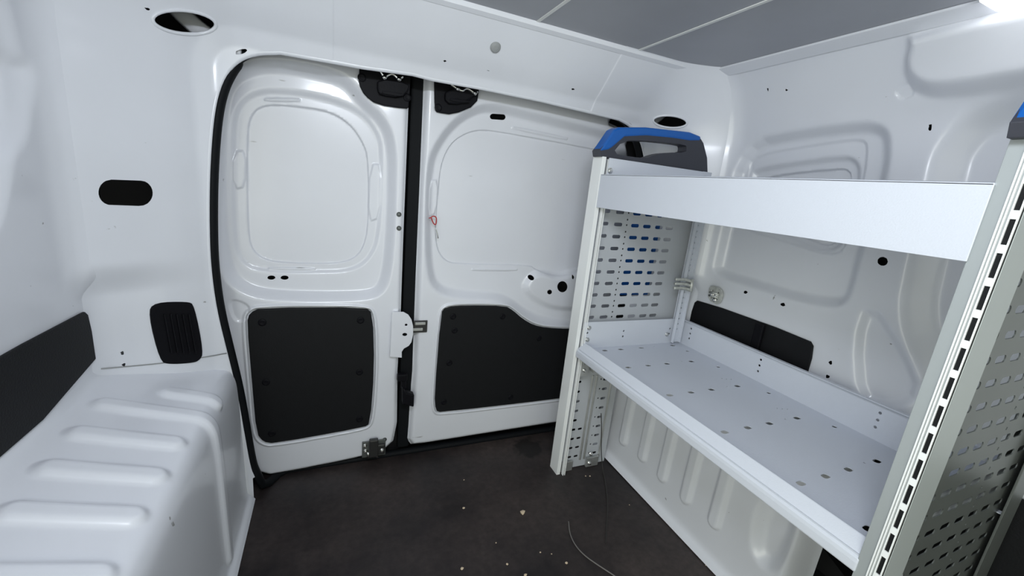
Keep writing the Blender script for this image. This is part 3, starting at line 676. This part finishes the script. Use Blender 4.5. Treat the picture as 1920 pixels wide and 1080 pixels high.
su(extrude('tray_front_lip', front, lambda u, v, d: (u, YT0 + d, v), YT1 - YT0 + 0.002, SHELF, None, 0.002))
lipH = []
for y in (0.95, 0.70, 0.42, 0.26):
    for k in range(3): lipH.append(ell(y, ZS + 0.028 + 0.017 * k, 0.0032, 0.0032, 0, 10))
su(plate('tray_back_lip', [(YT0, ZS), (YT1, ZS), (YT1, ZS + 0.084), (YT0, ZS + 0.084)], lipH, frX(SX1 - 0.005), 0.0015, SHELF))
su(box('lip_fold', (SX1 - 0.016, YT0, ZS + 0.082), (SX1 - 0.0035, YT1, ZS + 0.0845), SHELF, None, 0.001))
for ye, s in ((YT1 - 0.001, 1), (YT0, 1)):
    HH = [ell(x, ZS + zz, 0.0032, 0.0032, 0, 10) for x in (0.705, 0.84, 1.03) for zz in (0.032, 0.050)]
    su(plate('tray_end_lip', [(SX0 + 0.024, ZS), (SX1 - 0.006, ZS), (SX1 - 0.006, ZS + 0.084), (SX0 + 0.012, ZS + 0.084)], HH, frY(ye, -1), 0.0015, SHELF))
for x, z in [(0.708, ZS + 0.028), (0.708, ZS + 0.066), (1.02, ZS + 0.030)]:
    su(lathe('lip_bolt', BOLT, (x, YT1 - 0.0025, z), (0, -1, 0), STEEL))
# upper tray: high front board
ZU = 0.872
tray_bottom(ZU, [capsule(x, y, 0.0075, 0.0048, 0, 12) for y in rows_y for x in (0.755, 0.825, 0.895, 0.99)])
su(plate('tray_front_board', [(YT0, ZU - 0.003), (YT1 + 0.004, ZU - 0.003), (YT1 + 0.004, ZU + 0.085), (YT0, ZU + 0.085)], [], frX(SX0 - 0.002), 0.0018, SHELF, None, 0.0008))
su(box('board_fold', (SX0 - 0.002, YT0, ZU + 0.083), (SX0 + 0.012, YT1 + 0.004, ZU + 0.0862), SHELF, None, 0.001))
bh = [capsule(y, ZU + 0.112, 0.007, 0.003, 0, 10) for y in (0.27, 0.305, 0.34, 0.46)]
su(plate('tray_back_lip', [(YT0, ZU), (YT1, ZU), (YT1, ZU + 0.122), (YT0, ZU + 0.122)], bh, frX(SX1 - 0.005), 0.0015, SHELF))
for ye in (YT1 - 0.001, YT0):
    su(plate('tray_end_lip', [(SX0 + 0.012, ZU), (SX1 - 0.006, ZU), (SX1 - 0.006, ZU + 0.084), (SX0 + 0.012, ZU + 0.084)], [], frY(ye, -1), 0.0015, SHELF))
# far end: upper cover plate, foot brackets, cross bar and bolts
su(box('top_plate', (SX0 + 0.012, 0.985, 0.94), (SX1 - 0.045, 0.990, 1.003), SHELF, None, 0.001))
p = hy(1144, 320, 0.985); su(lathe('top_bolt', [(0.0085, 0), (0.0085, 0.002), (0.006, 0.0024), (0.0055, 0.006), (0.002, 0.0064)], tuple(p), (0, -1, 0), CHROME))
su(box('cross_bar', (SX0 + 0.055, 0.970, 0.372), (0.872, 0.992, 0.402), STEEL, None, 0.003))
su(box('bracket_tab', (SX0 + 0.024, 0.986, 0.355), (SX0 + 0.050, 0.991, 0.425), STEEL, None, 0.001))
su(box('bracket_tab', (0.815, 0.986, 0.335), (0.850, 0.991, 0.415), STEEL, None, 0.001))
for x in (0.768, 0.784, 0.845):
    su(extrude('panel_bead', chaikin([(x - 0.006, 1.0142), (x, 1.0085), (x + 0.006, 1.0142)], 1), frZ(0.03), 0.31, STEEL))
for x0, x1 in ((0.692, 0.735), (0.790, 0.838)):
    su(box('foot_bracket', (x0, 1.003, 0.001), (x1, 1.0115, 0.036), STEEL, None, 0.001))
    for x, z in [(x0 + 0.012, 0.016), (x0 + 0.012, 0.052)]:
        su(lathe('foot_bolt', BOLT, (x, 1.0025, z), (0, -1, 0.15), CHROME))
for x, z in [(0.714, 0.400), (0.712, 0.375), (0.830, 0.372), (0.826, 0.352)]:
    su(lathe('bracket_bolt', BOLT, (x, 0.9855, z), (0, -1, 0), CHROME))
# carry-handle end caps
YC0 = 0.998
def C(px, py): p = hy(px, py, YC0); return (p[0], p[2])
cap_out = np.array([C(*q) for q in [(1125, 296), (1326, 328), (1326, 296), (1319, 268), (1312, 257), (1293, 249), (1212, 240), (1160, 240), (1154, 244), (1124, 282)]])
cap_hole = np.array([C(*q) for q in [(1148, 288), (1168, 264), (1212, 264), (1246, 267), (1285, 272), (1288, 276), (1286, 286), (1252, 286), (1233, 289), (1212, 297), (1185, 294)]])
blue_out = np.array([C(*q) for q in [(1123, 284), (1140, 281), (1147, 277), (1171, 256.5), (1212, 254.5), (1260, 259), (1293, 264), (1313, 264), (1314, 256), (1293, 247.5), (1212, 238.5), (1160, 238.5), (1151, 243)]])
cap_out[0][1] = cap_out[1][1] = 1.004
def end_cap(y0, hide=0):
    c = su(plate('handle_cap', cap_out, [chaikin(cap_hole, 1)], frY(y0), 0.036, CHARCOAL, None, 0.006))
    b = plate('blue_grip', blue_out, [], frY(y0 - 0.002), 0.040, BLUE, None, 0.005); b.parent = c; b.location = (0, 0, 0)
    e = plate('blue_edge', [(cap_out[1][0] - 0.004, 1.004), (cap_out[1][0] + 0.003, 1.004), (cap_out[2][0] + 0.003, cap_out[2][1]), (cap_out[3][0] + 0.003, cap_out[3][1]), (cap_out[3][0] - 0.004, cap_out[3][1])], [], frY(y0 + 0.012), 0.030, BLUE, None, 0.002); e.parent = c; e.location = (0, 0, 0)
end_cap(YC0); end_cap(YA - 0.006)
su(box('blue_insert', (0.83, 1.040, 0.60), (0.955, 1.043, 0.86), BLUE, None, 0.001))
# loose bracing struts between the unit and the wall
def bracket(name, px, py, X, label, w_, kind):
    c = hx(px, py, X); o = empty(name, tuple(c)); tag(o, label, 'bracket')
    def add(b): return rehang(b, o)
    if kind == 0:
        for k in range(3):
            z = c[2] + 0.014 - 0.014 * k
            pts = [(c[0] - 0.050, c[1] + 0.006, z + 0.002), (c[0] - 0.015, c[1] + 0.001, z + 0.003), (c[0] + 0.004, c[1] - 0.006, z - 0.001), (c[0] + 0.014, c[1] + 0.004, z - 0.004), (c[0] + 0.010, c[1] + 0.016, z - 0.004)]
            add(tube('clamp_finger', chaikin(np.array(pts), 2, False), 0.0052, BRACKETM, None, 8))
        add(tube('clamp_bridge', [(c[0] + 0.005, c[1] - 0.009, c[2] + 0.020), (c[0] + 0.006, c[1] - 0.011, c[2] - 0.020)], 0.0045, BRACKETM, None, 8))
    else:
        H = [ell(dy, dz, 0.0028, 0.0028, 0, 8) for dy, dz in [(-0.012, 0.010), (0.010, 0.011), (-0.012, -0.010), (0.010, -0.012), (0.0, 0.001)]]
        out = chaikin([(-0.020, -0.024), (0.018, -0.018), (0.023, 0.012), (0.016, 0.023), (-0.014, 0.022), (-0.025, 0.006)], 1)
        add(plate('bracket_plate', out * 1.2 + [c[1], c[2]], [h + [c[1], c[2]] for h in H], frX(c[0], -1), 0.006, BRACKETM, None, 0.0012))
        for dz in (0.005, -0.006): add(tube('bracket_rib', [(c[0] - 0.008, c[1] - 0.018, c[2] + dz), (c[0] - 0.011, c[1], c[2] + dz + 0.001), (c[0] - 0.008, c[1] + 0.017, c[2] + dz)], 0.0035, BRACKETM, None, 8))
        for dy, dz in [(-0.008, 0.001), (0.008, -0.001), (-0.004, -0.015)]: add(lathe('bracket_rivet', BOLT, (c[0] - 0.006, c[1] + dy, c[2] + dz), (-1, 0, 0), CHROME))
    return o
bracket('wall_clamp', 1290, 534, 1.036, 'pale metal clamp joining the shelf upright to the right wall', 0, 0)
bracket('wall_bracket', 1342, 553, XR - 0.004, 'pale perforated metal bracket on the wall above the black lining', 0, 1)

# ------------------------------------------------------------------ small things on the floor
def floorp(px, py, z=0.0): p = hz(px, py, z); return (p[0], p[1], z)
pts = [floorp(x, y, 0.0022) for x, y in [(1066, 978), (1068, 1000), (1078, 1022), (1096, 1042), (1122, 1060), (1150, 1078), (1180, 1100)]]
tag(tube('wire', chaikin(np.array(pts), 2, False), 0.0016, WIREG, None, 6, up=(0, 0, 1)), 'thin grey wire curling over the brown floor towards the camera', 'wire')
a = hy(1127, 775, 0.97)
pts = [tuple(hy(1127, 775, 0.975)), tuple(hy(1128, 800, 0.975)), tuple(hy(1127, 840, 0.970)), floorp(1129, 874, 0.002), floorp(1136, 910, 0.002), floorp(1140, 950, 0.002), floorp(1137, 985, 0.002), floorp(1136, 1018, 0.002)]
tag(tube('wire', chaikin(np.array(pts), 2, False), 0.0015, WIREM, None, 6, up=(0, 0.2, 1)), 'thin dark wire hanging from the far shelf end down onto the floor', 'wire')
chips = [(980, 962, 0.0085), (1165, 873, 0.004), (869, 953, 0.004), (866, 1067, 0.004), (1062, 1056, 0.0035), (1034, 1039, 0.002), (1098, 893, 0.003), (1106, 893, 0.003), (870, 900, 0.002), (951, 1058, 0.003), (930, 1018, 0.002), (1013, 1036, 0.002), (1180, 947, 0.002), (1324, 1060, 0.003), (985, 1079, 0.004)]
for i, (x, y, r) in enumerate(chips):
    bm = bmesh.new(); bmesh.ops.create_icosphere(bm, subdivisions=1, radius=r)
    for v in bm.verts: v.co = Vector((v.co.x * random.uniform(.7, 1.3), v.co.y * random.uniform(.6, 1.1), max(-r * .35, min(r * .45, v.co.z * random.uniform(.4, .9)))))
    me = bpy.data.meshes.new('wood_crumb'); bm.to_mesh(me); bm.free(); o = link('wood_crumb', me, WOODCHIP); p = floorp(x, y); o.location = (p[0], p[1], r * .35)
    if i == 0: tag(o, 'largest pale wood crumb near the middle of the brown floor', 'crumb')
    elif i == 1: tag(o, 'pale crumb at the rear foot of the ribbed right wheel arch', 'crumb', 'tiny crumbs on the floor')
    elif i == 6: tag(o, 'pale crumb by the far shelf post, left one of a close pair', 'crumb', 'tiny crumbs on the floor')
    elif i == 7: tag(o, 'pale crumb by the far shelf post, right one of a close pair', 'crumb', 'tiny crumbs on the floor')
    else: tag(o, 'tiny pale crumb scattered on the dark brown floor', 'crumb', 'tiny crumbs on the floor')

# ceiling lamp by the right-hand roof edge
lp = empty('ceiling_lamp', (0.985, 0.355, 1.278)); tag(lp, 'bright cargo lamp at the right roof edge', 'lamp')
EM = bpy.data.materials.new('lamp_lens'); EM.use_nodes = True; b = EM.node_tree.nodes['Principled BSDF']
b.inputs['Emission Color'].default_value = (0.95, 0.97, 1, 1); b.inputs['Emission Strength'].default_value = 6.0
rehang(box('lamp_housing', (0.945, 0.285, 1.272), (1.025, 0.430, 1.284), JOINT, None, 0.004), lp)
rehang(box('lamp_lens', (0.952, 0.292, 1.262), (1.018, 0.423, 1.273), EM, None, 0.004), lp)
